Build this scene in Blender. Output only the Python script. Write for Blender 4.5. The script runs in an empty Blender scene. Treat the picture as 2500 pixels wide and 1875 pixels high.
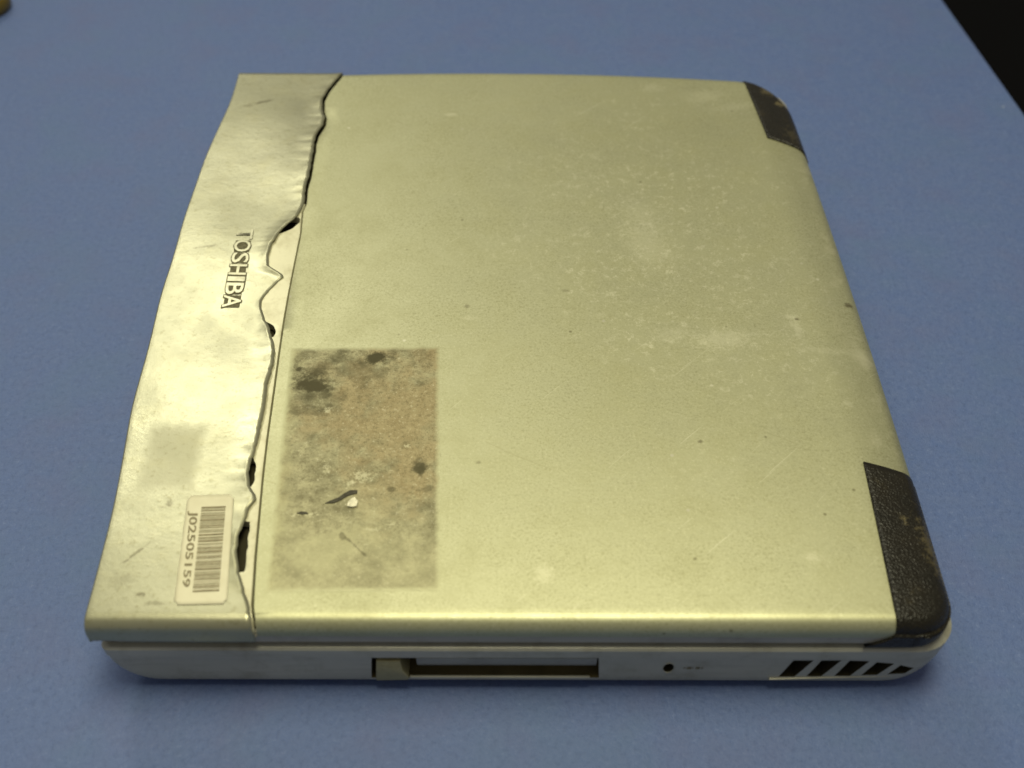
import bpy, bmesh, math, random
from mathutils import Vector, Matrix, noise

random.seed(7)
scene = bpy.context.scene
col = scene.collection

# ------------------------------------------------------------------ camera
H = 0.0374                       # height of the closed laptop's lid above the table (m)
F = 2800.0                       # focal length in pixels of the 2500 x 1875 photograph
CAM = Vector((0.12145261, -0.17323678 + 0.0042, 0.29094953 + H))
RX = Vector((0.9999849927622303, -0.0005392538579648805, 0.005451922193028305))   # right
RY = Vector((0.0032534086398211975, -0.7422188076346278, -0.6701497272443331))    # down
RZ = Vector((0.0044079000152568515, 0.6701574074788014, -0.7422059145673439))     # forward
cam_data = bpy.data.cameras.new("camera")
cam = bpy.data.objects.new("camera", cam_data)
col.objects.link(cam)
m = Matrix((RX, -RY, -RZ)).transposed().to_4x4()
m.translation = CAM
cam.matrix_world = m
cam_data.sensor_width = 36.0
cam_data.lens = F / 2500.0 * 36.0
cam_data.clip_start = 0.01
cam_data.clip_end = 50.0
cam_data.dof.use_dof = True
cam_data.dof.focus_distance = 0.40
cam_data.dof.aperture_fstop = 9.0
scene.camera = cam

# ------------------------------------------------------------------ world and lamps
world = bpy.data.worlds.new("World")
scene.world = world
world.use_nodes = True
bg = world.node_tree.nodes["Background"]
bg.inputs[0].default_value = (1.0, 0.97, 0.90, 1)
bg.inputs[1].default_value = 0.21

def area_lamp(name, loc, target, sx, sy, power, colour):
    d = bpy.data.lights.new(name, 'AREA')
    d.shape = 'RECTANGLE'; d.size = sx; d.size_y = sy
    d.energy = power; d.color = colour
    o = bpy.data.objects.new(name, d)
    col.objects.link(o)
    o.location = loc
    o.rotation_euler = (Vector(target) - Vector(loc)).to_track_quat('-Z', 'Y').to_euler()
    return o

area_lamp("ceiling_lamp", (0.16, 0.05, 1.12), (0.10, 0.10, 0.0), 0.42, 0.32, 8.6, (1.0, 0.96, 0.67))
area_lamp("ceiling_lamp", (0.10, 0.40, 1.30), (0.10, 0.10, 0.0), 0.80, 0.25, 3.5, (1.0, 0.96, 0.67))
area_lamp("ceiling_lamp", (-0.46, 1.33, 1.38), (0.05, 0.10, 0.0), 0.34, 0.24, 6.0, (1.0, 0.98, 0.80))

scene.view_settings.view_transform = 'Standard'
scene.view_settings.look = 'None'
scene.view_settings.exposure = 0.0
scene.view_settings.gamma = 1.0
scene.view_settings.use_curve_mapping = False

# ------------------------------------------------------------------ helpers
def pt(u, v, z=H):
    """photo pixel -> point on the horizontal plane z"""
    d = RX * ((u - 1250) / F) + RY * ((v - 937.5) / F) + RZ
    return CAM + d * ((z - CAM.z) / d.z)

def ptn(u, v, y=0.0):
    """photo pixel -> point on the upright near side of the case"""
    d = RX * ((u - 1250) / F) + RY * ((v - 937.5) / F) + RZ
    return CAM + d * ((y - CAM.y) / d.y)

def lerp(a, b, t): return a + (b - a) * t
def clamp(t, a=0.0, b=1.0): return max(a, min(b, t))
def smooth(t):
    t = clamp(t); return t * t * (3 - 2 * t)

def interp(tab, k):
    """piecewise-linear table [(key, value)], keys ascending"""
    if k <= tab[0][0]: return tab[0][1]
    for (k0, v0), (k1, v1) in zip(tab, tab[1:]):
        if k <= k1: return lerp(v0, v1, (k - k0) / (k1 - k0))
    return tab[-1][1]

def poly_of_pixels(px, z=H):
    pts = sorted(((pt(u, v, z).y, pt(u, v, z).x) for u, v in px))
    return pts

ORIGIN = Vector((0.125, 0.14, 0.0))

def link_mesh(name, me, mats, parent=None, smooth_shade=True, world_co=True):
    o = bpy.data.objects.new(name, me)
    col.objects.link(o)
    for mt in (mats if isinstance(mats, (list, tuple)) else [mats]):
        if mt.name not in me.materials: me.materials.append(mt)
    if smooth_shade:
        for p in me.polygons: p.use_smooth = True
    if parent is not None:
        o.parent = parent
        root = parent
        if parent.parent is None and world_co:
            o.location = -parent.location
    return o

def mesh_from(name, verts, faces, mats, parent=None, smooth_shade=True):
    me = bpy.data.meshes.new(name)
    me.from_pydata([tuple(v) for v in verts], [], faces)
    me.update()
    bm = bmesh.new(); bm.from_mesh(me)
    bmesh.ops.recalc_face_normals(bm, faces=bm.faces)
    bm.to_mesh(me); bm.free()
    return link_mesh(name, me, mats, parent, smooth_shade)

def grid_faces(nr, nc):
    return [(r * nc + c, r * nc + c + 1, (r + 1) * nc + c + 1, (r + 1) * nc + c)
            for r in range(nr - 1) for c in range(nc - 1)]

def prism(name, poly, axis_vec, mats, parent, bevel=0.0, seg=2):
    """closed solid: polygon of points swept along axis_vec"""
    n = len(poly)
    verts = [Vector(p) for p in poly] + [Vector(p) + Vector(axis_vec) for p in poly]
    faces = [tuple(range(n))[::-1], tuple(range(n, 2 * n))]
    faces += [(i, (i + 1) % n, n + (i + 1) % n, n + i) for i in range(n)]
    o = mesh_from(name, verts, faces, mats, parent, False)
    if bevel:
        b = o.modifiers.new("bevel", 'BEVEL'); b.width = bevel; b.segments = seg; b.limit_method = 'ANGLE'
        for p in o.data.polygons: p.use_smooth = True
        b.harden_normals = False
    return o

# ------------------------------------------------------------------ materials
class NT:
    def __init__(self, name):
        self.m = bpy.data.materials.new(name); self.m.use_nodes = True
        self.t = self.m.node_tree; self.n = self.t.nodes
        self.b = self.n["Principled BSDF"]
    def node(self, kind, **kw):
        nd = self.n.new(kind)
        for k, v in kw.items(): setattr(nd, k, v)
        return nd
    def link(self, a, b): self.t.links.new(a, b)
    def val(self, sock, v): sock.default_value = v
    def coord(self, which='Object'):
        if not hasattr(self, '_tc'): self._tc = self.node('ShaderNodeTexCoord')
        return self._tc.outputs[which]
    def noise(self, scale, detail=4, rough=0.6, vec=None, dist=0.0):
        nd = self.node('ShaderNodeTexNoise')
        nd.inputs['Scale'].default_value = scale; nd.inputs['Detail'].default_value = detail
        nd.inputs['Roughness'].default_value = rough; nd.inputs['Distortion'].default_value = dist
        self.link(vec if vec is not None else self.coord(), nd.inputs['Vector'])
        return nd.outputs['Fac']
    def rng(self, s, a, b, c=0.0, d=1.0):
        nd = self.node('ShaderNodeMapRange')
        self.link(s, nd.inputs[0])
        for i, v in enumerate((a, b, c, d)): nd.inputs[i + 1].default_value = v
        nd.clamp = True
        return nd.outputs[0]
    def math(self, op, a, b=None):
        nd = self.node('ShaderNodeMath', operation=op)
        for i, s in enumerate((a, b)):
            if s is None: continue
            if isinstance(s, (int, float)): nd.inputs[i].default_value = s
            else: self.link(s, nd.inputs[i])
        return nd.outputs[0]
    def mix(self, fac, a, b, blend='MIX'):
        nd = self.node('ShaderNodeMix', data_type='RGBA', blend_type=blend)
        for s, i in ((fac, 0), (a, 6), (b, 7)):
            if isinstance(s, (int, float)): nd.inputs[i].default_value = s
            elif isinstance(s, tuple): nd.inputs[i].default_value = (*s, 1)
            else: self.link(s, nd.inputs[i])
        return nd.outputs[2]
    def mapping(self, vec, loc=(0, 0, 0), rot=(0, 0, 0), scale=(1, 1, 1)):
        nd = self.node('ShaderNodeMapping')
        self.link(vec, nd.inputs[0])
        nd.inputs[1].default_value = loc; nd.inputs[2].default_value = rot; nd.inputs[3].default_value = scale
        return nd.outputs[0]
    def streak(self, rot, scale, loc=(0, 0, 0), detail=3, rough=0.6):
        """thin scratches: turn first, stretch afterwards, slightly bent"""
        nd = self.node('ShaderNodeTexNoise'); nd.inputs['Scale'].default_value = 14; self.link(self.coord(), nd.inputs['Vector'])
        ad = self.node('ShaderNodeVectorMath', operation='MULTIPLY_ADD')
        self.link(nd.outputs['Color'], ad.inputs[0]); ad.inputs[1].default_value = (0.012, 0.012, 0); self.link(self.coord(), ad.inputs[2])
        v = self.mapping(ad.outputs[0], loc=loc, rot=(0, 0, rot))
        return self.noise(1.0, detail, rough, self.mapping(v, scale=scale))
    def spot(self, vec, c, r, rot=0.0, ragged=0.6, nz=None):
        """soft ragged blotch, 1 inside"""
        mp = self.node('ShaderNodeMapping', vector_type='TEXTURE')
        self.link(vec, mp.inputs[0])
        mp.inputs[1].default_value = (c[0], c[1], 0 if len(c) < 3 else c[2])
        mp.inputs[2].default_value = (0, 0, rot)
        mp.inputs[3].default_value = (r[0], r[1], 1.0 if len(r) < 3 else r[2])
        ln = self.node('ShaderNodeVectorMath', operation='LENGTH')
        sep = self.node('ShaderNodeSeparateXYZ'); self.link(mp.outputs[0], sep.inputs[0])
        cmb = self.node('ShaderNodeCombineXYZ')
        self.link(sep.outputs[0], cmb.inputs[0]); self.link(sep.outputs[1], cmb.inputs[1])
        self.link(cmb.outputs[0], ln.inputs[0])
        d = ln.outputs['Value']
        if nz is not None:
            d = self.math('ADD', d, self.rng(nz, 0.3, 0.7, -ragged, ragged))
        return self.rng(d, 0.35, 1.0, 1.0, 0.0)
    def bump(self, h, strength, dist):
        nd = self.node('ShaderNodeBump')
        nd.inputs['Strength'].default_value = strength; nd.inputs['Distance'].default_value = dist
        self.link(h, nd.inputs['Height'])
        self.link(nd.outputs[0], self.b.inputs['Normal'])
    def base(self, s):
        if isinstance(s, tuple): self.b.inputs['Base Color'].default_value = (*s, 1)
        else: self.link(s, self.b.inputs['Base Color'])
    def set(self, rough=None, metal=None, spec=None):
        if rough is not None:
            if isinstance(rough, float): self.b.inputs['Roughness'].default_value = rough
            else: self.link(rough, self.b.inputs['Roughness'])
        if metal is not None: self.b.inputs['Metallic'].default_value = metal
        if spec is not None: self.b.inputs['Specular IOR Level'].default_value = spec

PAINT = (0.47, 0.44, 0.305)

def lid_material():
    t = NT("aged_silver_paint_lid")
    big = t.noise(9, 5, 0.6)
    fine = t.noise(420, 3, 0.7)
    mid = t.noise(60, 6, 0.7)
    scr = t.streak(1.25, (35, 420, 1), (1, 7, 0), 4, 0.7)
    c = t.mix(t.rng(big, 0.3, 0.7), (0.400, 0.393, 0.240), (0.450, 0.443, 0.280))
    c = t.mix(t.rng(mid, 0.45, 0.75, 0, 0.55), c, (0.34, 0.33, 0.185))
    c = t.mix(t.rng(fine, 0.62, 0.78, 0, 0.35), c, (0.33, 0.305, 0.15))
    c = t.mix(t.rng(scr, 0.64, 0.78, 0, 0.18), c, (0.58, 0.56, 0.38))
    gr = t.noise(1100, 2, 0.9); pat = t.noise(26, 4, 0.7)
    dirt = t.math('MULTIPLY', t.rng(gr, 0.52, 0.66), t.rng(pat, 0.36, 0.68, 0.15, 0.75))
    c = t.mix(t.math('MULTIPLY', dirt, 0.8), c, (0.23, 0.215, 0.11))
    c = t.mix(t.rng(gr, 0.42, 0.30, 0, 0.35), c, (0.60, 0.58, 0.40))
    sc2 = t.streak(-0.75, (22, 800, 1))
    c = t.mix(t.rng(sc2, 0.67, 0.72, 0, 0.38), c, (0.64, 0.62, 0.45))
    sc3 = t.streak(0.5, (30, 700, 1), (4, 2, 0))
    c = t.mix(t.rng(sc3, 0.68, 0.73, 0, 0.32), c, (0.28, 0.26, 0.14))
    # rubbed right-hand edge and cloudy scuff field at the centre right
    sx = t.node('ShaderNodeSeparateXYZ'); t.link(t.coord(), sx.inputs[0])
    wear = t.math('MULTIPLY', t.rng(sx.outputs[0], 0.236, 0.250), t.rng(mid, 0.52, 0.66))
    c = t.mix(t.math('MULTIPLY', wear, 0.55), c, (0.66, 0.63, 0.46))
    fld = t.spot(t.coord(), (0.185, 0.165), (0.075, 0.10), 0.3, 0.5, pat)
    sc4 = t.noise(300, 6, 0.85)
    c = t.mix(t.math('MULTIPLY', t.math('MULTIPLY', fld, t.rng(sc4, 0.54, 0.62)), 0.7), c, (0.60, 0.58, 0.41))
    # sparse tiny dark specks
    v = t.node('ShaderNodeTexVoronoi'); v.inputs['Scale'].default_value = 95
    t.link(t.coord(), v.inputs['Vector'])
    wn = t.node('ShaderNodeSeparateColor'); t.link(v.outputs['Color'], wn.inputs[0])
    speck = t.math('MULTIPLY', t.rng(v.outputs['Distance'], 0.03, 0.07, 1, 0), t.rng(wn.outputs[0], 0.58, 0.62))
    c = t.mix(t.math('MULTIPLY', speck, 0.7), c, (0.16, 0.145, 0.075))
    pale = t.math('MULTIPLY', t.rng(v.outputs['Distance'], 0.03, 0.08, 1, 0), t.rng(wn.outputs[1], 0.78, 0.82))
    c = t.mix(t.math('MULTIPLY', pale, 0.5), c, (0.72, 0.69, 0.55))
    nz = t.noise(650, 6, 0.95)
    def at(u, v_): p = pt(u, v_); return (p.x, p.y)
    scuffs = [((1580, 595), (.010, .016), .3, .55), ((1560, 520), (.008, .014), .5, .35), ((1765, 828), (.014, .005), .1, .8),
              ((1640, 815), (.008, .004), .2, .45), ((1945, 800), (.0025, .008), .1, .8), ((1930, 772), (.004, .0016), 0, .7),
              ((2020, 855), (.016, .002), -.1, .35), ((1590, 215), (.006, .004), .2, .5), ((1720, 235), (.010, .006), .3, .5),
              ((1790, 262), (.012, .004), .2, .45), ((1330, 1400), (.0032, .0036), 0, .7), ((1985, 1362), (.003, .0018), 0, .8),
              ((1100, 280), (.003, .0014), 0, .8), ((1450, 380), (.003, .003), 0, .4), ((1145, 776), (.003, .0012), 0, .5),
              ((2070, 985), (.002, .0022), 0, .6), ((1240, 1395), (.01, .002), .1, .15)]
    for (uv, r, rot, s) in scuffs:
        c = t.mix(t.math('MULTIPLY', t.spot(t.coord(), at(*uv), r, rot, 1.1, nz), s * 0.55), c, (0.64, 0.62, 0.44))
    darks = [((1710, 1078), (.0016, .0012), .7), ((2075, 738), (.003, .0026), .9), ((1946, 779), (.0016, .0011), .8),
             ((1140, 748), (.0018, .0016), .5), ((1068, 1110), (.0018, .0024), .6), ((1168, 1128), (.0015, .0012), .5),
             ((1380, 710), (.003, .0014), .4)]
    for (uv, r, s) in darks:
        c = t.mix(t.math('MULTIPLY', t.spot(t.coord(), at(*uv), (r[0] * .7, r[1] * .7), 0, 0.6, nz), s * 0.85), c, (0.10, 0.08, 0.04))
    t.base(c)
    t.set(rough=t.rng(mid, 0.3, 0.7, 0.44, 0.52), metal=0.72, spec=0.5)
    t.bump(t.math('ADD', fine, t.math('MULTIPLY', mid, 1.5)), 0.10, 0.0003)
    return t.m

def strip_material():
    t = NT("dented_silver_strip")
    big = t.noise(22, 5, 0.65)
    fine = t.noise(520, 3, 0.75)
    mid = t.noise(110, 6, 0.7)
    scr = t.streak(-0.6, (60, 500, 1), (2, 1, 0), 4, 0.7)
    c = t.mix(t.rng(big, 0.3, 0.7), (0.325, 0.315, 0.205), (0.40, 0.387, 0.262))
    c = t.mix(t.rng(mid, 0.50, 0.72, 0, 0.45), c, (0.37, 0.345, 0.20))
    c = t.mix(t.rng(fine, 0.56, 0.70, 0, 0.65), c, (0.25, 0.235, 0.13))
    c = t.mix(t.rng(scr, 0.64, 0.78, 0, 0.3), c, (0.24, 0.21, 0.12))
    nz = t.noise(500, 3, 0.8)
    def at(u, v_): p = pt(u, v_); return (p.x, p.y)
    # dull ghost of a removed label
    gm = t.node('ShaderNodeMapping', vector_type='TEXTURE'); t.link(t.coord(), gm.inputs[0])
    gp = at(420, 1118); gm.inputs[1].default_value = (gp[0], gp[1], 0); gm.inputs[3].default_value = (.0092, .0130, 1)
    gs = t.node('ShaderNodeSeparateXYZ'); t.link(gm.outputs[0], gs.inputs[0])
    gd = t.math('MAXIMUM', t.math('ABSOLUTE', gs.outputs[0]), t.math('ABSOLUTE', gs.outputs[1]))
    g = t.rng(t.math('ADD', gd, t.rng(nz, 0.3, 0.7, -0.08, 0.08)), 0.75, 1.12, 0.8, 0.0)
    c = t.mix(t.math('MULTIPLY', g, 0.22), c, (0.34, 0.32, 0.20))
    for (uv, r, rot, s) in [((640, 252), (.006, .0010), .35, .7), ((605, 262), (.004, .0010), .1, .4), ((330, 1355), (.0055, .0006), .85, .6),
                            ((345, 1453), (.0014, .001), 0, .7), ((413, 1230), (.0022, .0014), .6, .6), ((500, 605), (.006, .0009), .2, .4),
                            ((300, 1420), (.004, .003), 0, .25), ((378, 1475), (.004, .001), 0, .4)]:
        c = t.mix(t.math('MULTIPLY', t.spot(t.coord(), at(*uv), r, rot, 0.6, nz), s), c, (0.10, 0.085, 0.04))
    t.base(c)
    r = t.rng(big, 0.3, 0.7, 0.40, 0.29)
    nd = t.math('ADD', r, t.math('MULTIPLY', g, 0.16))
    t.set(rough=nd, metal=0.75, spec=0.5)
    t.b.inputs['Coat Weight'].default_value = 0.25; t.b.inputs['Coat Roughness'].default_value = 0.30
    t.bump(t.math('ADD', fine, t.math('MULTIPLY', mid, 0.5)), 0.12, 0.0004)
    return t.m

def case_material(name="grey_plastic_case", c0=(0.36, 0.352, 0.29), c1=(0.44, 0.43, 0.36)):
    t = NT(name)
    a = t.noise(30, 5, 0.6); f = t.noise(600, 2, 0.7)
    st = t.noise(1.0, 5, 0.65, t.mapping(t.coord(), scale=(30, 30, 600)))
    c = t.mix(t.rng(a, 0.3, 0.7), c0, c1)
    gm = t.noise(75, 6, 0.75)
    c = t.mix(t.rng(st, 0.5, 0.75, 0, 0.4), c, tuple(x * 0.68 for x in c0))
    c = t.mix(t.rng(gm, 0.50, 0.68, 0, 0.5), c, (c0[0] * 0.62, c0[1] * 0.58, c0[2] * 0.46))
    c = t.mix(t.rng(f, 0.66, 0.78, 0, 0.3), c, tuple(x * 0.6 for x in c0))
    t.base(c); t.set(rough=0.38, metal=0.25, spec=0.5)
    t.bump(f, 0.08, 0.0002)
    return t.m

def dark_material(name, c=(0.012, 0.011, 0.008), rough=0.8):
    t = NT(name)
    a = t.noise(150, 3, 0.6)
    t.base(t.mix(a, tuple(x * 0.6 for x in c), tuple(x * 1.4 for x in c))); t.set(rough=rough, spec=0.2)
    return t.m

def rubber_material():
    t = NT("grained_black_rubber")
    v = t.node('ShaderNodeTexVoronoi', feature='SMOOTH_F1'); v.inputs['Scale'].default_value = 1500
    t.link(t.coord(), v.inputs['Vector'])
    a = t.noise(70, 5, 0.7); worn = t.noise(140, 6, 0.75)
    c = t.mix(t.rng(a, 0.3, 0.7), (0.006, 0.005, 0.002), (0.012, 0.009, 0.0035))
    c = t.mix(t.rng(worn, 0.60, 0.74, 0, 0.7), c, (0.050, 0.040, 0.018))
    pc = ptn(2290, 1340, 0.02)
    nz = t.noise(500, 3, 0.8)
    for (uv, r, s) in [((2282, 1335), (.0030, .012), .55), ((2208, 1268), (.0013, .0015), .9), ((1875, 222), (.004, .003), .6), ((1905, 250), (.002, .002), .9), ((1935, 325), (.004, .005), .22)]:
        p = pt(*uv)
        c = t.mix(t.math('MULTIPLY', t.spot(t.coord(), (p.x, p.y), r, 0.1, 1.0, nz), s * 0.8), c, (0.13, 0.105, 0.05))
    t.base(c); t.set(rough=0.40, spec=0.32)
    t.bump(v.outputs['Distance'], 0.5, 0.0007)
    return t.m

def residue_material():
    t = NT("dirty_label_residue")
    uv = t.coord('UV'); ob = t.coord()
    soft = t.noise(170, 5, 0.7)
    speck = t.noise(900, 3, 0.8); mid = t.noise(240, 6, 0.75); big = t.noise(55, 4, 0.65)
    fib = t.streak(0.7, (150, 700, 1), (3, 1, 0), 4, 0.7)
    c = t.mix(t.rng(soft, 0.34, 0.66), (0.165, 0.150, 0.082), (0.375, 0.35, 0.21))
    # orange-brown glue stain
    o1 = t.spot(uv, (0.70, 0.72), (0.62, 0.40), 0.15, 0.7, big)
    o2 = t.spot(uv, (0.25, 0.68), (0.22, 0.10), 0.2, 0.8, big)
    o3 = t.spot(uv, (0.86, 0.40), (0.30, 0.18), 0.0, 0.8, big)
    om = t.math('MAXIMUM', o1, t.math('MAXIMUM', t.math('MULTIPLY', o2, 0.9), o3))
    orange = t.mix(t.rng(mid, 0.3, 0.7), (0.235, 0.182, 0.088), (0.36, 0.298, 0.165))
    c = t.mix(t.math('MULTIPLY', om, 0.85), c, orange)
    # darker dirt specks and fibres
    c = t.mix(t.rng(speck, 0.52, 0.66, 0, 0.6), c, (0.13, 0.11, 0.055))
    c = t.mix(t.rng(speck, 0.40, 0.30, 0, 0.5), c, (0.62, 0.58, 0.42))
    c = t.mix(t.rng(fib, 0.62, 0.74, 0, 0.4), c, (0.14, 0.12, 0.06))
    # bare paint showing through
    c = t.mix(t.math('MULTIPLY', t.spot(uv, (0.27, 0.17), (0.25, 0.12), 0, 0.9, big), 0.4), c, (0.44, 0.42, 0.25))
    sp = t.node('ShaderNodeSeparateXYZ'); t.link(uv, sp.inputs[0])
    low = t.math('ADD', sp.outputs[1], t.rng(big, 0.3, 0.7, -0.2, 0.2))
    c = t.mix(t.rng(low, 0.0, 0.40, 0.45, 0.0), c, (0.44, 0.42, 0.25))
    lft = t.math('ADD', sp.outputs[0], t.rng(mid, 0.3, 0.7, -0.06, 0.06))
    c = t.mix(t.rng(lft, 0.0, 0.10, 0.6, 0.0), c, (0.44, 0.42, 0.24))
    for (p, r, rot, s) in [((0.45, 0.90), (0.45, 0.09), 0.0, .35), ((0.15, 0.80), (0.25, 0.12), 0.0, .35), ((0.57, 0.945), (0.10, 0.038), 0.05, 1.0), ((0.50, 0.925), (0.08, 0.03), 0.1, .6), ((0.13, 0.835), (0.11, 0.04), 0.05, 1.0),
                           ((0.20, 0.81), (0.15, 0.022), 0.0, 1.0), ((0.07, 0.90), (0.03, 0.012), 0, .9), ((0.17, 0.87), (0.08, 0.03), .3, .6),
                           ((0.875, 0.46), (0.055, 0.042), 0.3, .85), ((0.885, 0.435), (0.03, 0.03), 0.3, .6), ((0.91, 0.375), (0.07, 0.02), 0, .4),
                           ((0.70, 0.375), (0.03, 0.012), 0, .6), ((0.20, 0.78), (0.1, 0.03), 0, .5), ((0.52, 0.15), (0.07, 0.008), -.5, .6),
                           ((0.15, 0.70), (0.1, 0.03), 0, .35), ((0.42, 0.20), (0.02, 0.015), 0, .5)]:
        c = t.mix(t.math('MULTIPLY', t.spot(uv, p, r, rot, 0.75, soft), s), c, (0.06, 0.052, 0.022))
    for (p, r, s) in [((0.52, 0.43), (0.05, 0.02), .6), ((0.45, 0.40), (0.03, 0.015), .5), ((0.30, 0.46), (0.02, 0.02), .5), ((0.2, 0.28), (0.10, 0.006), .6),
                      ((0.72, 0.24), (0.03, 0.006), .6), ((0.60, 0.22), (0.05, 0.006), .4), ((0.8, 0.55), (0.02, 0.008), .6), ((0.28, 0.71), (0.03, 0.012), .6)]:
        c = t.mix(t.math('MULTIPLY', t.spot(uv, p, r, 0, 1.3, speck), s * 0.7), c, (0.62, 0.59, 0.40))
    ex = t.math('SUBTRACT', 0.5, t.math('ABSOLUTE', t.math('SUBTRACT', sp.outputs[0], 0.5)))
    ey = t.math('SUBTRACT', 0.5, t.math('ABSOLUTE', t.math('SUBTRACT', sp.outputs[1], 0.5)))
    ed_ = t.math('ADD', t.math('MINIMUM', ex, t.math('MULTIPLY', ey, 1.9)), t.rng(mid, 0.3, 0.7, -0.012, 0.012))
    em = t.rng(ed_, 0.0, 0.035, 0.0, 1.0)
    c = t.mix(em, (0.42, 0.412, 0.255), c)
    t.link(t.rng(em, 0, 1, 0.72, 0.5), t.b.inputs['Metallic'])
    t.base(c); t.set(rough=t.rng(em, 0, 1, 0.48, 0.56), spec=0.4)
    t.bump(t.math('ADD', speck, mid), 0.2, 0.0004)
    return t.m

def sticker_material():
    t = NT("cream_sticker_paper")
    a = t.noise(120, 4, 0.6)
    t.base(t.mix(t.rng(a, 0.3, 0.7), (0.62, 0.575, 0.40), (0.70, 0.66, 0.48))); t.set(rough=0.5, spec=0.35)
    return t.m

def ink_material(name, c, rough=0.6):
    t = NT(name)
    a = t.noise(900, 3, 0.7)
    t.base(t.mix(t.rng(a, 0.35, 0.7), c, tuple(min(1, x * 1.8 + 0.02) for x in c))); t.set(rough=rough, spec=0.3)
    return t.m

def metal_letter_material():
    t = NT("worn_metal_letter")
    a = t.noise(300, 3, 0.7)
    t.base(t.mix(t.rng(a, 0.35, 0.7), (0.36, 0.345, 0.23), (0.50, 0.48, 0.34))); t.set(rough=0.35, metal=0.6)
    return t.m

def table_material():
    t = NT("blue_speckled_laminate")
    a = t.noise(7, 5, 0.6); f = t.noise(480, 4, 0.85); g = t.noise(160, 4, 0.7)
    c = t.mix(t.rng(a, 0.3, 0.7), (0.082, 0.128, 0.300), (0.092, 0.138, 0.305))
    c = t.mix(t.rng(g, 0.40, 0.68, 0, 0.5), c, (0.108, 0.150, 0.300))
    c = t.mix(t.rng(f, 0.50, 0.72, 0, 0.8), c, (0.056, 0.088, 0.21))
    c = t.mix(t.rng(f, 0.42, 0.28, 0, 0.8), c, (0.155, 0.205, 0.385))
    b2 = t.noise(34, 3, 0.6); b3 = t.noise(27, 3, 0.6, t.mapping(t.coord(), loc=(3, 5, 1)))
    c = t.mix(t.rng(b2, 0.50, 0.70, 0, 0.35), c, (0.105, 0.120, 0.255))
    c = t.mix(t.rng(b3, 0.50, 0.70, 0, 0.35), c, (0.085, 0.145, 0.27))
    v = t.node('ShaderNodeTexVoronoi'); v.inputs['Scale'].default_value = 38
    t.link(t.coord(), v.inputs['Vector'])
    wn = t.node('ShaderNodeSeparateColor'); t.link(v.outputs['Color'], wn.inputs[0])
    dust = t.math('MULTIPLY', t.rng(v.outputs['Distance'], 0.015, 0.04, 1, 0), t.rng(wn.outputs[0], 0.90, 0.92))
    c = t.mix(t.math('MULTIPLY', dust, 0.55), c, (0.55, 0.58, 0.62))
    t.base(c); t.set(rough=t.rng(g, 0.3, 0.7, 0.48, 0.62), spec=0.4)
    t.bump(f, 0.6, 0.0007)
    return t.m

M_LID = lid_material(); M_STRIP = strip_material()
M_CASE = case_material(); M_DARK = dark_material("dark_cavity", (0.030, 0.025, 0.011)); M_RUBBER = rubber_material()
M_FRAME = case_material("lid_rim_plastic", (0.33, 0.31, 0.25), (0.39, 0.37, 0.30))
M_UNDER = case_material("bare_inner_plastic", (0.56, 0.53, 0.36), (0.62, 0.59, 0.41))
M_DOOR = case_material("slot_door_plastic", (0.26, 0.255, 0.22), (0.30, 0.295, 0.25))
M_TAB = case_material("yellowed_plastic_tab", (0.29, 0.26, 0.13), (0.35, 0.315, 0.165))
M_RES = residue_material(); M_STICK = sticker_material()
M_BAR = ink_material("faded_barcode_ink", (0.16, 0.135, 0.075)); M_INK = ink_material("faded_print", (0.10, 0.085, 0.045))
M_BADGE = ink_material("worn_black_badge", (0.07, 0.06, 0.024), 0.5); M_LETTER = metal_letter_material()
M_TABLE = table_material(); M_FLOOR = dark_material("dark_floor", (0.0018, 0.0015, 0.0012), 0.9)
M_OLIVE = case_material("olive_brown_plastic", (0.13, 0.088, 0.010), (0.165, 0.115, 0.014))
M_SLOT = dark_material("olive_slot_interior", (0.09, 0.072, 0.030))
M_SCR = ink_material("dark_scratch", (0.030, 0.026, 0.012))
M_CHIP = ink_material("white_chip", (0.52, 0.49, 0.36))

# ------------------------------------------------------------------ setting: table and floor
e0, e1 = pt(2305, 0, 0), pt(2500, 272, 0)
ed = (e1 - e0)
def on_edge(y): return e0.x + ed.x * (y - e0.y) / ed.y
poly = [(-0.75, -0.70, 0), (on_edge(-0.70), -0.70, 0), (on_edge(1.30), 1.30, 0), (-0.75, 1.30, 0)]
table = prism("table", [(x, y, -0.028) for x, y, z in poly], (0, 0, 0.028), M_TABLE, None, 0.0022, 3)
table["kind"] = "structure"
table["label"] = "blue speckled laminate table top with a straight cut edge"
fl = mesh_from("floor", [(-4, -4, -0.74), (4, -4, -0.74), (4, 4, -0.74), (-4, 4, -0.74)], [(0, 1, 2, 3)], M_FLOOR, None, False)
fl["kind"] = "structure"; fl["label"] = "dark floor below the table"

# ------------------------------------------------------------------ the laptop
lap = bpy.data.objects.new("laptop", None); col.objects.link(lap)
lap.location = ORIGIN
lap["label"] = "closed silver laptop with torn lid strip and black corner bumpers"
lap["category"] = "laptop"

W, D = 0.249, 0.2842
RN, RF = 0.013, 0.023           # plan radii of the right-hand corners (near, far)
LB = H - 0.0097
PB = H - 0.0060                 # lower edge of the painted panel; grey rim below
#                # lower rim of the lid

def warp(x, y):
    """the case is slightly bowed"""
    bx = 0.0045 - 0.0045 * (y / 0.221) ** 2
    by = 0.0019 - 0.0060 * ((x - 0.115) / 0.115) ** 2
    return x + (x / W) * bx, y + (y / D) * by

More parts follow.
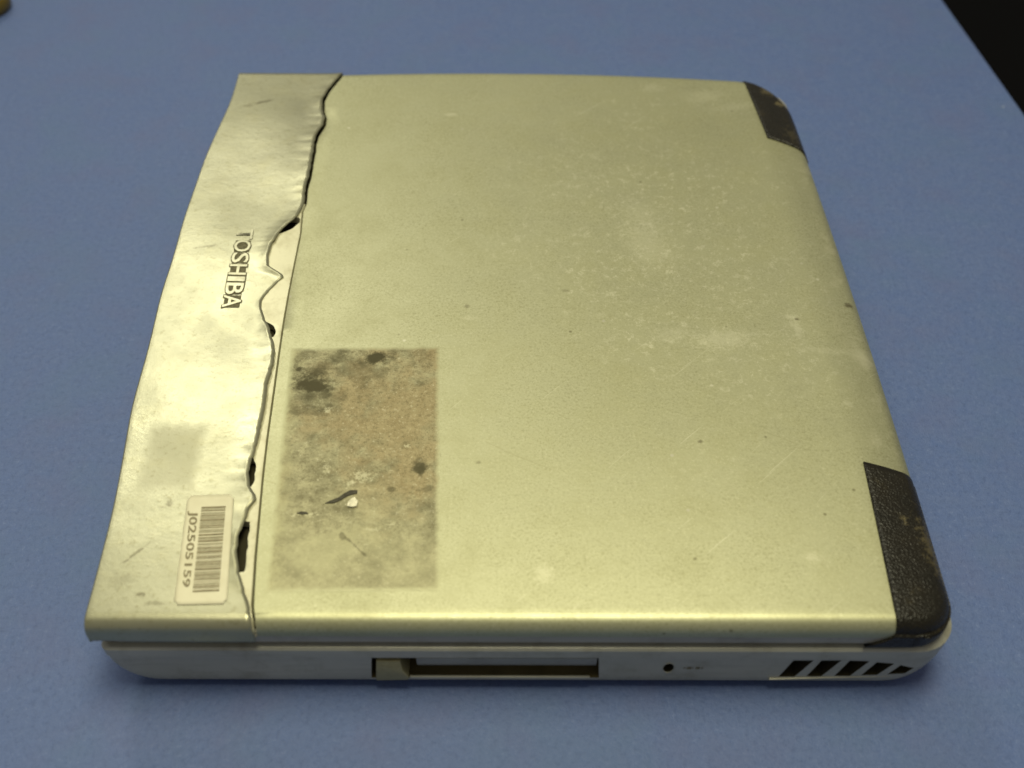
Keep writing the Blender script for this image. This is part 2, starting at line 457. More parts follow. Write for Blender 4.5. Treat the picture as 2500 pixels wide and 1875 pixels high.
def xr_out(y, grow=0.0):
    """plan outline of the right side incl. rounded corners (unwarped)"""
    w = W + grow; y0 = -grow; y1 = D + grow
    rn, rf = RN + grow, RF + grow
    if y < y0 + rn:
        d = y0 + rn - y; return w - rn + math.sqrt(max(0, rn * rn - d * d))
    if y > y1 - rf:
        d = y - (y1 - rf); return w - rf + math.sqrt(max(0, rf * rf - d * d))
    return w

def inside(x, y):
    """distance inside the outline near / right / far sides"""
    d = min(y, D - y, W - x)
    if x > W - RN and y < RN:
        d = RN - math.hypot(x - (W - RN), y - RN)
    if x > W - RF and y > D - RF:
        d = RF - math.hypot(x - (W - RF), y - (D - RF))
    return max(0.0, d)

ER = 0.0046                     # edge rounding
def lid_z(x, y):
    d = inside(x, y)
    z = H
    if d < ER:
        z -= ER - math.sqrt(max(0, ER * ER - (ER - d) ** 2))
    k = clamp((x - (W - 0.020)) / 0.020)
    z -= 0.0030 * k * k
    # faint large-scale unevenness of the old lid
    z += 0.00012 * math.sin(31 * x + 1.1) * math.sin(23 * y + 0.4)
    return z

# seam between panel and strip, torn edge, left edge (traced on the lid plane)
SEAM = sorted([(y + 0.0042, x) for (x, y) in [(.0480, -.001), (.0472, .008), (.0462, .0188), (.0450, .0358), (.0440, .050), (.0432, .065), (.0424, .0885),
        (.0418, .105), (.0414, .120), (.0413, .134), (.0414, .148), (.0416, .168), (.0405, .185), (.038, .205), (.038, .225), (.038, .245), (.038, .265), (.038, .284)]])
TORN = poly_of_pixels([(836, 176), (801, 217), (788, 238), (787, 271), (792, 287), (789, 304), (775, 324), (769, 336), (764, 374), (756, 423), (746, 455),
        (741, 499), (725, 526), (687, 560), (664, 593), (655, 620), (655, 647), (675, 661), (694, 671), (684, 679), (660, 701), (639, 726), (637, 747),
        (647, 781), (657, 796), (664, 824), (671, 852), (666, 890), (653, 936), (648, 984), (633, 1052), (623, 1098), (610, 1131), (607, 1166), (612, 1190), (626, 1213),
        (609, 1236), (597, 1273), (582, 1309), (578, 1349), (583, 1392), (594, 1432), (605, 1468), (612, 1505)], H + 0.0008)
LEFT = poly_of_pixels([(582, 180), (563, 247), (530, 317), (500, 382), (470, 469), (446, 537), (420, 634), (391, 717), (364, 837), (353, 879), (320, 995),
        (304, 1087), (276, 1235), (251, 1336), (216, 1468)], H + 0.0004)
def smooth_tab(tab, a, b, n, passes):
    s = [[lerp(a, b, i / (n - 1)), 0] for i in range(n)]
    for q in s: q[1] = interp(tab, q[0])
    for _ in range(passes):
        v = [q[1] for q in s]
        for i in range(1, n - 1): s[i][1] = (v[i - 1] + 2 * v[i] + v[i + 1]) / 4
    return [tuple(q) for q in s]
LEFT = smooth_tab(LEFT, 0.0, 0.284, 60, 3)
TORN = smooth_tab(TORN, 0.0, 0.285, 520, 1)
TORN = [(y, x + 0.00030 * noise.noise(Vector((y * 900, 0.3, 0))) + 0.00025 * noise.noise(Vector((y * 350, 5.3, 0)))) for y, x in TORN]
def seam(y): return max(interp(SEAM, y), interp(TORN, y) + 0.0009)

# --- main lid panel: rows along y, columns from the seam to the right outline
def spaced(a, b, n): return [lerp(a, b, i / n) for i in range(n + 1)]
def edge_rows():
    rows = [ER * (1 - math.cos(math.radians(a))) for a in range(0, 91, 9)]
    rows += [RN * 0.5, RN * .7, RN * .85, RN]
    rows += spaced(RN + 0.002, D - RF - 0.002, 90)
    rows += [D - RF + RF * math.sin(math.radians(a)) for a in range(0, 78, 6)]
    rows += [D - ER * (1 - math.cos(math.radians(a))) for a in range(80, -1, -10)]
    return sorted(set(round(r, 7) for r in rows))
rows = edge_rows()
NC = 64
verts = []; nc = 0
for y in rows:
    xl, xr = interp(SEAM, y), xr_out(y)
    xl = max(xl, interp(TORN, y) + 0.0009)
    xs = []
    L = xr - xl
    for i in range(NC + 1):
        t = i / NC
        xs.append(xl + L * (1 - (1 - t) ** 1.9 * (1 - 0.0)))
    line = []
    line.append((xl, H - 0.006)); line.append((xl, H - 0.0004)); line.append((xl + 0.0001, H - 0.00012))
    line += [(max(x, xl + 0.0003), None) for x in xs]
    for k in (0.25, 0.5, 0.75, 1.0):
        line.append((xr, ('w', k)))
    nc = len(line)
    for x, z in line:
        if z is None: zz = lid_z(x, y)
        elif isinstance(z, tuple): zz = lerp(lid_z(xr, y), min(PB, lid_z(xr, y) - 0.0005), z[1])
        else: zz = min(z, lid_z(x, y))
        # the seam corner has true unwarped position
        wx, wy = warp(x, y)
        if x < 0.06: wx = lerp(x, wx, clamp((x - 0.045) / 0.015))
        verts.append((wx, wy, zz))
faces = grid_faces(len(rows), nc)
# near and far upright walls
for row, sgn in ((0, 1), (len(rows) - 1, -1)):
    prev = [row * nc + c for c in range(2, nc - 4)]
    for k in (0.2, 0.5, 0.8, 1.0):
        cur = []
        for c in range(2, nc - 4):
            v = verts[row * nc + c]
            verts.append((v[0], v[1], lerp(v[2], PB, k))); cur.append(len(verts) - 1)
        for i in range(len(cur) - 1): faces.append((prev[i], prev[i + 1], cur[i + 1], cur[i]))
        prev = cur
panel = mesh_from("lid_panel", verts, faces, M_LID, lap)
panel.data.set_sharp_from_angle(angle=math.radians(30))

# --- dark inner core of the lid and the rim that closes it
def rounded_ring(x0, x1, y0, y1, rl, rr, z, n=8):
    pts = []
    for (cx, cy, r, a0) in ((x1 - rr, y0 + rr, rr, -90), (x1 - rr, y1 - rr, rr, 0), (x0 + rl, y1 - rl, rl, 90), (x0 + rl, y0 + rl, rl, 180)):
        for i in range(n + 1):
            a = math.radians(a0 + 90 * i / n)
            pts.append((cx + r * math.cos(a), cy + r * math.sin(a), z))
    return pts
def loft(name, rings, mats, parent, warped=True, seglong=14):
    vs, fs = [], []
    full = []
    for r in rings:
        out = []
        for i, p in enumerate(r):
            q = r[(i + 1) % len(r)]
            ln = math.hypot(q[0] - p[0], q[1] - p[1])
            k = seglong if i % (len(r) // 4) == (len(r) // 4 - 1) else 1
            for j in range(k):
                out.append((lerp(p[0], q[0], j / k), lerp(p[1], q[1], j / k), p[2]))
        full.append(out)
    n = len(full[0])
    for r in full:
        for p in r:
            x, y = warp(p[0], p[1]) if warped else (p[0], p[1])
            vs.append((x, y, p[2]))
    for k in range(len(full) - 1):
        for i in range(n):
            fs.append((k * n + i, k * n + (i + 1) % n, (k + 1) * n + (i + 1) % n, (k + 1) * n + i))
    fs.append(tuple(range(n))); fs.append(tuple(range((len(full) - 1) * n, len(full) * n)))
    return mesh_from(name, vs, fs, mats, parent)

core = loft("lid_core", [rounded_ring(0.0022, 0.060, 0.0022, 0.2812, 0.002, 0.002, z) for z in (H - 0.0042, LB + 0.001)], M_DARK, lap, False)
for p in core.data.polygons: p.use_smooth = False
rim = loft("lid_rim", [rounded_ring(0.004, W - i_, i_, D - i_, 0.003, r_, z) for z, i_, r_ in ((PB + 0.0008, 0.0009, 0.0125), (PB + 0.0001, 0.0006, 0.0128), (PB - 0.0002, 0.0002, 0.013), (LB + 0.0003, 0.0002, 0.013), (LB, 0.0005, 0.0125), (LB, 0.0016, 0.012), (LB - 0.0026, 0.0016, 0.012))], M_FRAME, lap)
rim.data.set_sharp_from_angle(angle=math.radians(40))

# --- underlay plate seen between the torn edge and the seam
GAPS = [(693, 548, 0.0030, 0.0052), (661, 803, 0.0020, 0.0042), (617, 1152, 0.0018, 0.0060)]
gapc = [(pt(u, v).y, w, l) for u, v, w, l in GAPS]
slot_y0, slot_y1 = pt(590, 1395).y, pt(600, 1268).y
vs = []; n = 260
for i in range(n + 1):
    y = 0.190 * (i / n) ** 1.3
    xt = interp(TORN, y); xs = seam(y) - 0.0004
    x0 = xt - 0.004
    for gy, gw, gl in gapc:
        k = 1 - abs(y - gy) / gl
        if k > 0: x0 = max(x0, xt + gw * math.sin(min(1, k * 1.4) * math.pi / 2))
    if slot_y0 < y < slot_y1:
        k = (y - slot_y0) / (slot_y1 - slot_y0)
        x0 = max(x0, xt + 0.0029 * math.sin(math.pi * (0.12 + 0.80 * k)) ** 0.7)
    x0 = min(x0, xs - 0.0006)
    zt = lid_z(0.1, y) - 0.0003
    vs += [(x0, y, zt - 0.003), (x0, y, zt), (lerp(x0, xs, .5), y, zt + 0.0001), (xs - 0.0002, y, zt), (xs, y, zt - 0.0004), (xs, y, zt - 0.003)]
fs = grid_faces(n + 1, 6)
b_ = len(vs); vs += [(v[0], v[1], PB - 0.001) for v in vs[0:6]]
fs += [(k, k + 1, b_ + k + 1, b_ + k) for k in range(5)]
under = mesh_from("lid_underlay", vs, fs, M_UNDER, lap)
under.data.set_sharp_from_angle(angle=math.radians(30))

# --- torn strip: thin dented sheet, wrapping the left and near edges
DENTS = [(.020, .120, .016, .022, -.0010), (.024, .085, .020, .020, .0011), (.010, .100, .012, .030, .0006), (.033, .140, .012, .016, -.0008), (.014, .160, .012, .018, .0008),
         (.022, .185, .016, .016, -.0007), (.034, .215, .010, .014, .0009), (.012, .215, .012, .020, -.0006), (.020, .245, .018, .014, .0006),
         (.035, .262, .010, .010, -.0006), (.010, .055, .012, .018, -.0006), (.034, .060, .010, .016, -.0005), (.030, .020, .014, .014, -.0003)]
LIFT = [(0.0, 0.0), (0.012, 0.0002), (0.022, 0.0010), (0.032, 0.0012), (0.043, 0.0004), (0.055, 0.0010), (0.075, 0.0009), (0.100, 0.0007), (0.118, 0.0012), (0.13, 0.0012),
        (0.144, 0.0004), (0.150, 0.0013), (0.168, 0.0014), (0.19, 0.0007), (0.215, 0.0011), (0.240, 0.0013), (0.262, 0.0012), (0.279, 0.0006)]
def strip_z(x, y):
    z = H + 0.0005
    for cx, cy, sx, sy, a in DENTS:
        z += (0.6 if cy < 0.15 else 0.40) * a * math.exp(-((x - cx) / (1.35 * sx)) ** 2 - ((y - cy) / (1.35 * sy)) ** 2)
    z += 0.00004 * noise.noise(Vector((x * 90, y * 90, 3.1))) + 0.00001 * noise.noise(Vector((x * 260, y * 260, 8.7)))
    xt = interp(TORN, y)
    k = clamp(1 - (xt - x) / 0.009)
    z += 0.55 * interp(LIFT, y) * k * k + 0.00016 * k * noise.noise(Vector((x * 160, y * 230, 1.7)))
    z = lerp(H + 0.0005, z, smooth((y - 0.001) / 0.012))     # calm towards the folded near edge
    return max(z, H + 0.00015)
FR = 0.0042
ts = []          # (y, drop)
for k in (1.0, .82, .64, .46, .3): ts.append((-0.0005, lerp(FR, 0.0091, k)))
for a in range(0, 91, 15): ts.append((-0.0005 + FR * (1 - math.cos(math.radians(a))), FR * (1 - math.sin(math.radians(a)))))
y0 = ts[-1][0]; NY = 460
YF = 0.2837
for i in range(1, NY): ts.append((lerp(y0, YF - 0.003, i / NY), 0.0))
for a in range(0, 91, 30): ts.append((YF - 0.003 + 0.003 * math.sin(math.radians(a)), 0.003 * (1 - math.cos(math.radians(a)))))
ts.append((YF, 0.006)); ts.append((YF, 0.0091))
LR = 0.0006
ss = []          # (offset from left edge or fraction, drop)
vs = []
NS = 30
for (y, dy) in ts:
    yy = clamp(y, 0.0, 0.2837)
    xl, xt = interp(LEFT, yy), interp(TORN, yy)
    # near wall follows the straight seam
    if dy > FR * 0.99 and y < 0.01: xt = seam(0.0) - 0.0006
    cols = [(xl + 0.0006, .0088), (xl + 0.0002, .0070), (xl, .0045), (xl, LR)]
    cols += [(xl + LR * (1 - math.cos(math.radians(a))), LR * (1 - math.sin(math.radians(a)))) for a in (20, 40, 60, 80)]
    xa = xl + LR
    cols += [(lerp(xa, xt, i / NS), 0.0) for i in range(NS + 1)]
    for (x, dx) in cols:
        zt = strip_z(x, yy)
        z = zt - min(0.0091, dx + dy)
        yo = y
        # lower lip of the near wall is bent outwards and up
        if y < 0.0 and dy > 0.0046:
            b = math.exp(-((x - 0.034) / 0.013) ** 2)
            k = (dy - 0.0046) / 0.0045
            z += 0.0013 * b * k; yo -= 0.0008 * b * k
            b2 = math.exp(-((x - 0.004) / 0.006) ** 2); z += 0.0006 * b2 * k
        vs.append((x, yo, z))
nc = len(cols)
strip = mesh_from("lid_strip", vs, grid_faces(len(ts), nc), M_STRIP, lap)
sd = strip.modifiers.new("thickness", 'SOLIDIFY'); sd.thickness = 0.0005; sd.offset = -1
strip["label"] = "dented silver cover strip with a torn wavy edge"

# --- corner bumpers
def bumper(name, ya, yb, xb, shift_near, label, slope):
    g = 0.0007
    rws = [y for y in rows if ya < y < yb] + [ya, yb]
    if ya <= 0: rws += [-g, -g * 0.5]
    if yb >= D: rws += [D + g, D + g * .5]
    rws = sorted(set(rws))
    vs = []; NCb = 22
    for y in rws:
        if y < -g or y > D + g: continue
        xo = xr_out(y, g)
        x0 = xb(y)
        lo = x0
        for i in range(NCb + 1):
            t = i / NCb
            x = lo + (xo - lo) * (1 - (1 - t) ** 1.8)
            yc = clamp(y, 0, D)
            z = lid_z(min(x, xr_out(yc)), yc)
            tt = clamp((y - ya) / (yb - ya)); wgt = tt ** 2 if ya <= 0 else (1 - tt) ** 2
            ysh = y - slope * wgt * (x - lo) / (xo - lo)
            z = lid_z(min(x, xr_out(clamp(ysh, 0, D))), clamp(ysh, 0, D)) + g
            if y < 0 or y > D: z -= g * 0.6
            vs.append((*warp(x, ysh), z))
        for k in (0.3, 0.6, 0.85, 1.0):
            yc = clamp(y, 0, D)
            z0 = lid_z(min(xo, xr_out(yc)), yc) + g * 0.5
            vs.append((*warp(xo, ysh), lerp(z0, LB - 0.0008, k)))
    nr = len(rws); nc = NCb + 1 + 4
    fs = grid_faces(nr, nc)
    for row, act in ((0, ya <= 0), (nr - 1, yb >= D)):
        if not act: continue
        prev = [row * nc + c for c in range(NCb + 1)]
        for k in (0.15, 0.3, 0.5, 0.75, 1.0):
            cur = []
            for c in range(NCb + 1):
                v = vs[row * nc + c]
                sh = shift_near * (k ** 1.6) * (1 - c / NCb) ** 1.2 if row == 0 else 0
                vs.append((v[0] - sh, v[1], lerp(v[2], LB - 0.0008, k))); cur.append(len(vs) - 1)
            for i in range(NCb): fs.append((prev[i], prev[i + 1], cur[i + 1], cur[i]))
            prev = cur
    o = mesh_from(name, vs, fs, M_RUBBER, lap)
    s = o.modifiers.new("thickness", 'SOLIDIFY'); s.thickness = 0.0011; s.offset = -1
    o["label"] = label
    return o
def unw(u, v):
    p = pt(u, v); x, y = p.x, p.y
    for _ in range(4):
        wx, wy = warp(x, y); x += p.x - wx; y += p.y - wy
    return x, y
a0 = unw(2107, 1130); a1 = unw(2183, 1490)
bumper("corner_bumper", 0.0, a0[1], lambda y: lerp(a1[0], a0[0], clamp((y - a1[1]) / (a0[1] - a1[1]))), 0.0075, "black rubber bumper on the corner above the vents", 0.004)
b0 = unw(1818, 192); b1 = unw(1873, 335)
bumper("corner_bumper", b1[1] - 0.0005, D, lambda y: lerp(b1[0], b0[0] - 0.001, clamp((y - b1[1]) / (D - b1[1]))), 0.0, "scuffed black rubber bumper on the far lid corner", 0.006)

# --- lower case
BT = H - 0.0127
def base_ring(z, near, left, right, far, rr=0.012, rl=0.0025):
    return rounded_ring(left, W - right, near, D - far, rl, rr, z)
rings = [base_ring(BT, 0.0012, 0.0027, -0.0008, 0.001), base_ring(BT - 0.0003, 0.0002, 0.0018, -0.0018, 0.0004),
         base_ring(BT - 0.0010, -0.0004, 0.0014, -0.0026, 0.0), base_ring(BT - 0.0050, -0.0004, 0.0016, -0.0025, 0.0),
         base_ring(BT - 0.0054, 0.0000, 0.0018, -0.0020, 0.0003)]
zb = 0.0030
for i in range(1, 11):
    a = math.radians(9 * i)
    t = 1 - math.cos(a); z = lerp(BT - 0.0054, zb, math.sin(a))
    rings.append(base_ring(z, 0.0 + 0.0004 * t + 0.0022 * t ** 4, 0.0018 + 0.0150 * t, -0.002 + 0.0095 * t, 0.0003 + 0.008 * t, 0.011, 0.0025 + 0.002 * t))
base = loft("lower_case", rings, [M_CASE, M_DARK], lap, True, 40)

cutters = []
def cutter(poly3, axis, mat=None):
    mat = mat or M_DARK
    n = len(poly3)
    v = [Vector(p) for p in poly3] + [Vector(p) + Vector(axis) for p in poly3]
    f = [tuple(range(n))[::-1], tuple(range(n, 2 * n))] + [(i, (i + 1) % n, n + (i + 1) % n, n + i) for i in range(n)]
    me = bpy.data.meshes.new("cutter"); me.from_pydata([tuple(q) for q in v], [], f)
    bm = bmesh.new(); bm.from_mesh(me); bmesh.ops.recalc_face_normals(bm, faces=bm.faces); bm.to_mesh(me); bm.free()
    me.materials.append(mat)
    o = bpy.data.objects.new("cutter", me); col.objects.link(o); cutters.append(o)

# slot, jack and vents traced on the near side
s0, s1 = ptn(907, 1605), ptn(1462, 1657)
def face_rect(u0, v0, u1, v1):
    a = ptn(u0, v0); b = ptn(u1, v0); c = ptn(u1, v1); d = ptn(u0, v1)
    return [a, b, c, d]
def at_y(p, y): return (p.x, y, p.z)
cutter([at_y(p, -0.01) for p in face_rect(907, 1606, 1462, 1656)], (0, 0.020, 0), M_SLOT)
jc = ptn(1632, 1630); jr = 0.0016; jz = 1.75
cutter([(jc.x + jr * math.cos(k * math.pi / 12), -0.01, jc.z + jz * jr * math.sin(k * math.pi / 12)) for k in range(24)], (0, 0.020, 0))
def z7(x, y): return (1550 + x * 0.38427, 1400 + y * 0.38427)
def z8(x, y): return (1465 + x * 0.44123, 1367 + y * 0.44123)
VENTS = [[(1070, 556), (1182, 556), (1076, 648), (988, 648)], [(1226, 556), (1336, 556), (1224, 646), (1142, 646)], [(1382, 557), (1492, 560), (1382, 644), (1296, 644)], [(1532, 566), (1628, 574), (1532, 638), (1444, 640)], [(1664, 582), (1738, 600), (1688, 630), (1590, 634)]]
vent_polys = []
for q in VENTS:
    pl = [ptn(*z8(*p)) for p in q]
    vent_polys.append(pl)
    cutter([at_y(p, -0.01) for p in pl], (0, 0.0185, 0))
for c in cutters:
    b = base.modifiers.new("cut", 'BOOLEAN'); b.operation = 'DIFFERENCE'; b.object = c; b.solver = 'EXACT'
    try: b.material_mode = 'TRANSFER'
    except Exception: pass
    c.location = base.location * 0
# cutters live in world space; the case mesh is offset by its parent, so move to the same place
bpy.context.view_layer.update()
dg = bpy.context.evaluated_depsgraph_get()
new = bpy.data.meshes.new_from_object(base.evaluated_get(dg), preserve_all_data_layers=True, depsgraph=dg)
base.modifiers.clear(); old = base.data; base.data = new; bpy.data.meshes.remove(old); new.name = "lower_case"
for c in cutters: bpy.data.objects.remove(c, do_unlink=True)
for p in base.data.polygons: p.use_smooth = True
base.data.set_sharp_from_angle(angle=math.radians(32))

# dark slanted plates deep in each vent hole, standing in for the shade inside
for pl in vent_polys:
    prism("vent_slot", [at_y(p, 0.0055) for p in pl], (0, 0.002, 0), M_DARK, lap)
# lip below the vents
va, vb = ptn(*z7(850, 668)), ptn(*z7(1640, 660))
prism("vent_lip", [(va.x, -0.0005, va.z - 0.0002), (vb.x, 0.0001, vb.z), (vb.x, 0.0012, vb.z), (va.x, 0.0012, va.z - 0.0002)], (0, 0, 0.0005), M_CASE, lap, 0.00015)

# jack: metal-dark sleeve in the hole
vs, fs = [], []
for k in range(24):
    a = k * math.pi / 12
    for (r, y) in ((jr * 1.16, 0.0004), (jr * 1.12, -0.0002), (jr * 1.03, -0.0002), (jr * 1.01, 0.0008)):
        vs.append((jc.x + r * math.cos(a), y, jc.z + jz * r * math.sin(a)))
for k in range(24):
    for j in range(3):
        fs.append((k * 4 + j, ((k + 1) % 24) * 4 + j, ((k + 1) % 24) * 4 + j + 1, k * 4 + j + 1))
mesh_from("audio_jack", vs, fs, M_CASE, lap)

# card slot: hinged door leaning inwards, and the eject tab
d0, d1 = ptn(1016, 1606), ptn(1452, 1655)
dz_ = d0.z - (d1.z + 0.0012)
arc = [(0.0050 * (k / 8) ** 2.6, d0.z - dz_ * k / 8) for k in range(9)]
prism("slot_door", [(d0.x, y - 0.0001, z) for y, z in arc] + [(d0.x, y + 0.0010, z + 0.0003) for y, z in arc[::-1]], (d1.x - d0.x, 0, 0), M_DOOR, lap).data.set_sharp_from_angle(angle=math.radians(40))
l0, l1 = ptn(1000, 1651), ptn(1440, 1658)
prism("slot_lip", [(l0.x, -0.0002, l0.z), (l0.x, 0.0007, l0.z - 0.0002), (l0.x, 0.0007, l1.z), (l0.x, -0.0002, l1.z)], (l1.x - l0.x, 0, 0), M_CASE, lap, 0.0003)
tp = [ptn(u, v) for u, v in ((918, 1613), (977, 1613), (983, 1632), (998, 1648), (998, 1656), (918, 1657))]
tab = prism("eject_tab", [(p.x, -0.0002 if i < 2 else -0.0007, p.z) for i, p in enumerate(tp)], (0, 0.0075, 0), M_TAB, lap, 0.0004)
tab["label"] = "yellowed eject tab sticking out of the card slot"

# small printed mark beside the jack, and the outline of the little latch plate on the lid
mk = [ptn(u, v) for u, v in ((1668, 1631), (1716, 1632))]
vs, fs = [], []
for i, (f0, f1, hh) in enumerate([(0, .12, .0003), (.18, .42, .0007), (.46, .52, .0004), (.62, .84, .0007), (.90, 1.0, .0004)]):
    x0, x1 = lerp(mk[0].x, mk[1].x, f0), lerp(mk[0].x, mk[1].x, f1); z = mk[0].z
    b = len(vs); vs += [(x0, -0.00004, z - hh), (x1, -0.00004, z - hh), (x1, -0.00004, z + hh), (x0, -0.00004, z + hh)]
    fs.append((b, b + 1, b + 2, b + 3))
mesh_from("printed_mark", vs, fs, M_INK, lap, False)
lp = [ptn(u, v) for u, v in ((1822, 1549), (1914, 1549), (1914, 1566), (1822, 1566))]
prism("latch_cover", [(p.x, 0.00003, p.z) for p in lp], (0, 0.003, 0), M_FRAME, lap, 0.0001)

# rubber feet
for (x, y) in ((0.035, 0.02), (0.215, 0.02), (0.035, 0.255), (0.215, 0.255)):
    prism("rubber_foot", [(x + 0.006 * math.cos(k * math.pi / 8), y + 0.006 * math.sin(k * math.pi / 8), 0.0) for k in range(16)], (0, 0, 0.0036), M_DARK, lap)

# dark bar standing in for the shaded hinge gap at the near left corner
hp = ptn(232, 1568, 0.002)
prism("hinge_gap_shade", [(hp.x + 0.0002, 0.0030, hp.z + 0.0016), (hp.x + 0.0060, 0.0030, hp.z + 0.0016), (hp.x + 0.0060, 0.0030, hp.z - 0.0030), (hp.x + 0.0028, 0.0030, hp.z - 0.0030)], (0, 0.27, 0), M_DARK, lap, 0.0006)

# --- things stuck or printed on the lid: sheets that follow the surface below
def quad_map(corners, zf):
    """corners TL, TR, BR, BL as photo pixels -> f(u, v) on the lid; v runs upwards"""
    P = [pt(*c) for c in corners]
    def f(u, v, dz=0.0):
        top = P[0].lerp(P[1], u); bot = P[3].lerp(P[2], u)
        p = bot.lerp(top, v)
        return Vector((p.x, p.y, zf(p.x, p.y) + dz))
    return f
def sheet(name, f, nu, nv, dz, mats, parent, ragged=0.0, round_c=0.0):
    vs, uvs = [], []
    for j in range(nv + 1):
        for i in range(nu + 1):
            u, v = i / nu, j / nv
            uu, vv = u, v
            if ragged:
                if i in (0, nu): uu += random.uniform(-ragged, ragged)
                if j in (0, nv): vv += random.uniform(-ragged, ragged)
            if round_c:
                for (cu, cv) in ((0, 0), (1, 0), (0, 1), (1, 1)):
                    if i in (0, nu) and j in (0, nv) and abs(u - cu) < .01 and abs(v - cv) < .01:
                        uu = lerp(uu, 0.5, round_c); vv = lerp(vv, 0.5, round_c * 0.45)
            p = f(uu, vv, dz); vs.append(p); uvs.append((u, v))
    fs = grid_faces(nv + 1, nu + 1)
    me = bpy.data.meshes.new(name); me.from_pydata([tuple(v) for v in vs], [], fs); me.update()
    lay = me.uv_layers.new(name="UVMap")
    for l in me.loops: lay.data[l.index].uv = uvs[l.vertex_index]
    o = link_mesh(name, me, mats, parent)
    s = o.modifiers.new("thickness", 'SOLIDIFY'); s.thickness = 0.00006; s.offset = -1
    return o

fres = quad_map([(710, 850), (1074, 846), (1074, 1442), (646, 1446)], lid_z)
res = sheet("label_residue", fres, 60, 90, 0.00005, M_RES, lap)
res.modifiers.clear()
res["label"] = "brown stained glue rectangle left by a removed label"
# dark scratch and white chip on the residue
def blob(name, poly, z0, th, mats):
    return prism(name, [(p.x, p.y, p.z + z0) for p in poly], (0, 0, th), mats, res_parent, 0.0)
res_parent = lap
scr = [(793, 1230), (815, 1229), (832, 1222), (850, 1211), (872, 1205), (873, 1198), (855, 1198), (840, 1206), (826, 1216), (808, 1223)]
blob("scratch", [pt(*q) for q in scr], 0.00022, 0.00012, M_SCR)
chip = [(848, 1238), (850, 1228), (857, 1221), (866, 1216), (874, 1226), (871, 1238), (858, 1240)]
blob("paint_chip", [pt(*q) for q in chip], 0.00020, 0.0005, M_CHIP)
dash = [(725, 1254), (735, 1250), (748, 1251), (753, 1255), (738, 1257)]
blob("scratch", [pt(*q) for q in dash], 0.00022, 0.00012, M_SCR)

# barcode sticker
fst = quad_map([(459, 1212), (572, 1209), (555, 1477), (424, 1480)], strip_z)
stick = sheet("barcode_sticker", fst, 14, 26, 0.00022, M_STICK, lap, 0.0, 0.10)
stick["label"] = "cream barcode sticker near the strip's folded edge"
def uv_in(f_corners, pix):
    return pix
fbar = quad_map([(493, 1240), (552, 1238), (536, 1446), (471, 1449)], strip_z)
widths = [3, 1, 2, 1, 1, 2, 1, 1, 3, 1, 1, 1, 2, 2, 1, 1, 1, 3, 2, 1, 3, 1, 1, 1, 2, 1, 3, 1, 1, 2, 1, 1, 2, 2, 1, 1, 3, 1, 1, 2, 1, 1, 2, 1, 1, 1, 2, 1, 3]
gapsw = [1 if random.random() < 0.6 else 2 for _ in widths]
tot = sum(widths) + sum(gapsw[:-1]); pos = 0
vs, fs = [], []
for w_, g_ in zip(widths, gapsw):
    v1 = 1 - pos / tot; v0 = 1 - (pos + w_) / tot
    b = len(vs)
    for k in range(6): vs.append(fbar(k / 5, v1, 0.00030)); vs.append(fbar(k / 5, v0, 0.00030))
    for k in range(5): fs.append((b + 2 * k, b + 2 * k + 1, b + 2 * k + 3, b + 2 * k + 2))
    pos += w_ + g_
def sub_mesh(name, vs, fs, mats, parent):
    o = mesh_from(name, vs, fs, mats, parent, False)
    o.location = (0, 0, 0)
    return o
sub_mesh("barcode", vs, fs, M_BAR, stick)

def text_mesh(body, extrude=0.0, offset=0.0, fine=3):
    cu = bpy.data.curves.new("text", 'FONT'); cu.body = body; cu.extrude = extrude; cu.offset = offset
    cu.resolution_u = fine
    o = bpy.data.objects.new("text", cu); col.objects.link(o)
    bpy.context.view_layer.update()
    d = bpy.context.evaluated_depsgraph_get()
    me = bpy.data.meshes.new_from_object(o.evaluated_get(d))
    bpy.data.objects.remove(o, do_unlink=True); bpy.data.curves.remove(cu)
    return me
def place_text(name, me, f, box, dz, parent, mats, cell=(0.0, 1.0)):
    """text runs down the quad f (towards v = 0) with letter tops towards u = 1"""
    x0, x1, y0, y1 = box
    for v in me.vertices:
        s = lerp(cell[0], cell[1], (v.co.x - x0) / (x1 - x0)); t = (v.co.y - y0) / (y1 - y0)
        v.co = f(t, 1 - s, dz + v.co.z)
    bm = bmesh.new(); bm.from_mesh(me); bmesh.ops.recalc_face_normals(bm, faces=bm.faces); bm.to_mesh(me); bm.free()
    me.update()
    o = link_mesh(name, me, mats, parent, False)
    if parent.parent is not None: o.location = (0, 0, 0)
    return o
def bounds(me):
    xs = [v.co.x for v in me.vertices]; ys = [v.co.y for v in me.vertices]
    return min(xs), max(xs), min(ys), max(ys)

fnum = quad_map([(459, 1250), (485, 1250), (464, 1436), (440, 1437)], strip_z)
me = text_mesh("J02505159", 0.0, 0.022)
place_text("serial_number", me, fnum, bounds(me), 0.00030, stick, M_BAR)

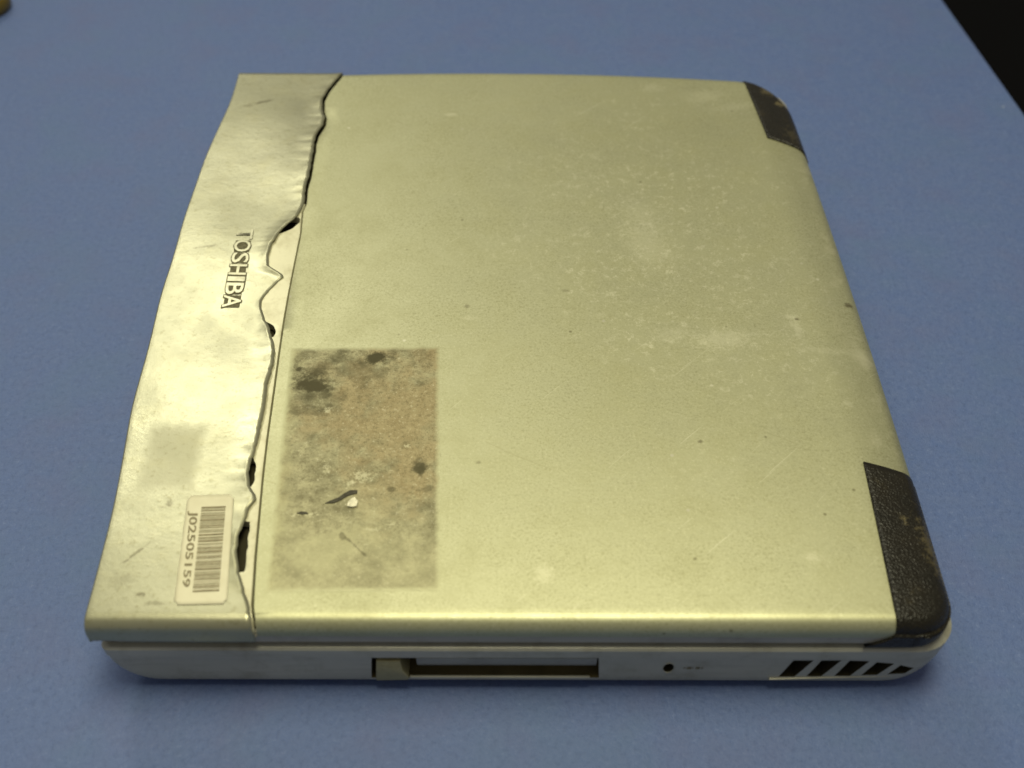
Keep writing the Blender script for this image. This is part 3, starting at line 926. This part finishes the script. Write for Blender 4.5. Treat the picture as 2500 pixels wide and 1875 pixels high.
# maker's badge: worn metal letters in black outlines
flog = quad_map([(581, 563), (620, 563), (586, 752), (542, 752)], strip_z)
letters = "TOSHIBA"
cells = [(0.00, .135), (.15, .305), (.32, .45), (.468, .60), (.622, .68), (.70, .84), (.85, 1.0)]
vs, fs = [], []
badge_me = bpy.data.meshes.new("badge")
bmb = bmesh.new()
letter_meshes = []
for ch, cell in zip(letters, cells):
    thin = text_mesh(ch, 0.0, 0.012)
    bx = bounds(thin)
    letter_meshes.append((thin, bx, cell))
    worn = ch == "T"                             # most of the black has worn off here
    fat = text_mesh(ch, 0.0, 0.026 if worn else 0.055)
    x0, x1, y0, y1 = bx
    for v in fat.vertices:
        s = lerp(cell[0], cell[1], (v.co.x - x0) / (x1 - x0)); t = (v.co.y - y0) / (y1 - y0)
        v.co = flog(t, 1 - s, 0.00012)
    bmb.from_mesh(fat); bpy.data.meshes.remove(fat)
    # black filling between the strokes
    if worn: continue
    q = [bmb.verts.new(flog(t, 1 - s, 0.00009)) for t, s in ((0.04, cell[0]), (0.96, cell[0]), (0.96, cell[1]), (0.04, cell[1]))]
    bmb.faces.new(q)
bmesh.ops.recalc_face_normals(bmb, faces=bmb.faces)
bmb.to_mesh(badge_me); bmb.free()
badge = link_mesh("badge", badge_me, M_BADGE, lap, False)
badge["label"] = "worn raised maker's lettering outlined in black"
for me, bx, cell in letter_meshes:
    me.name = "letter"
    place_text("letter", me, flog, bx, 0.00030, badge, M_LETTER, cell)

# ------------------------------------------------------------------ brown thing at the table's far corner, cut by the frame
oc = pt(-36, 22, 0.0)
prof = [(0.0, 0.0), (0.0125, 0.0), (0.0140, 0.0012), (0.0146, 0.004), (0.0144, 0.0075), (0.0130, 0.0095), (0.0105, 0.0100), (0.0098, 0.0090), (0.0, 0.0088)]
vs, fs = [], []
ns = 40
for k in range(ns):
    a = 2 * math.pi * k / ns
    for r, z in prof: vs.append((r * math.cos(a), r * math.sin(a), z))
n = len(prof)
for k in range(ns):
    for j in range(n - 1):
        fs.append((k * n + j, ((k + 1) % ns) * n + j, ((k + 1) % ns) * n + j + 1, k * n + j + 1))
cap = mesh_from("bottle_cap", vs, fs, M_OLIVE, None)
bm = bmesh.new(); bm.from_mesh(cap.data); bmesh.ops.remove_doubles(bm, verts=bm.verts, dist=1e-6); bmesh.ops.recalc_face_normals(bm, faces=bm.faces); bm.to_mesh(cap.data); bm.free()
cap.location = oc
cap["label"] = "small rounded olive brown object lying on the blue table"
cap["category"] = "cap"
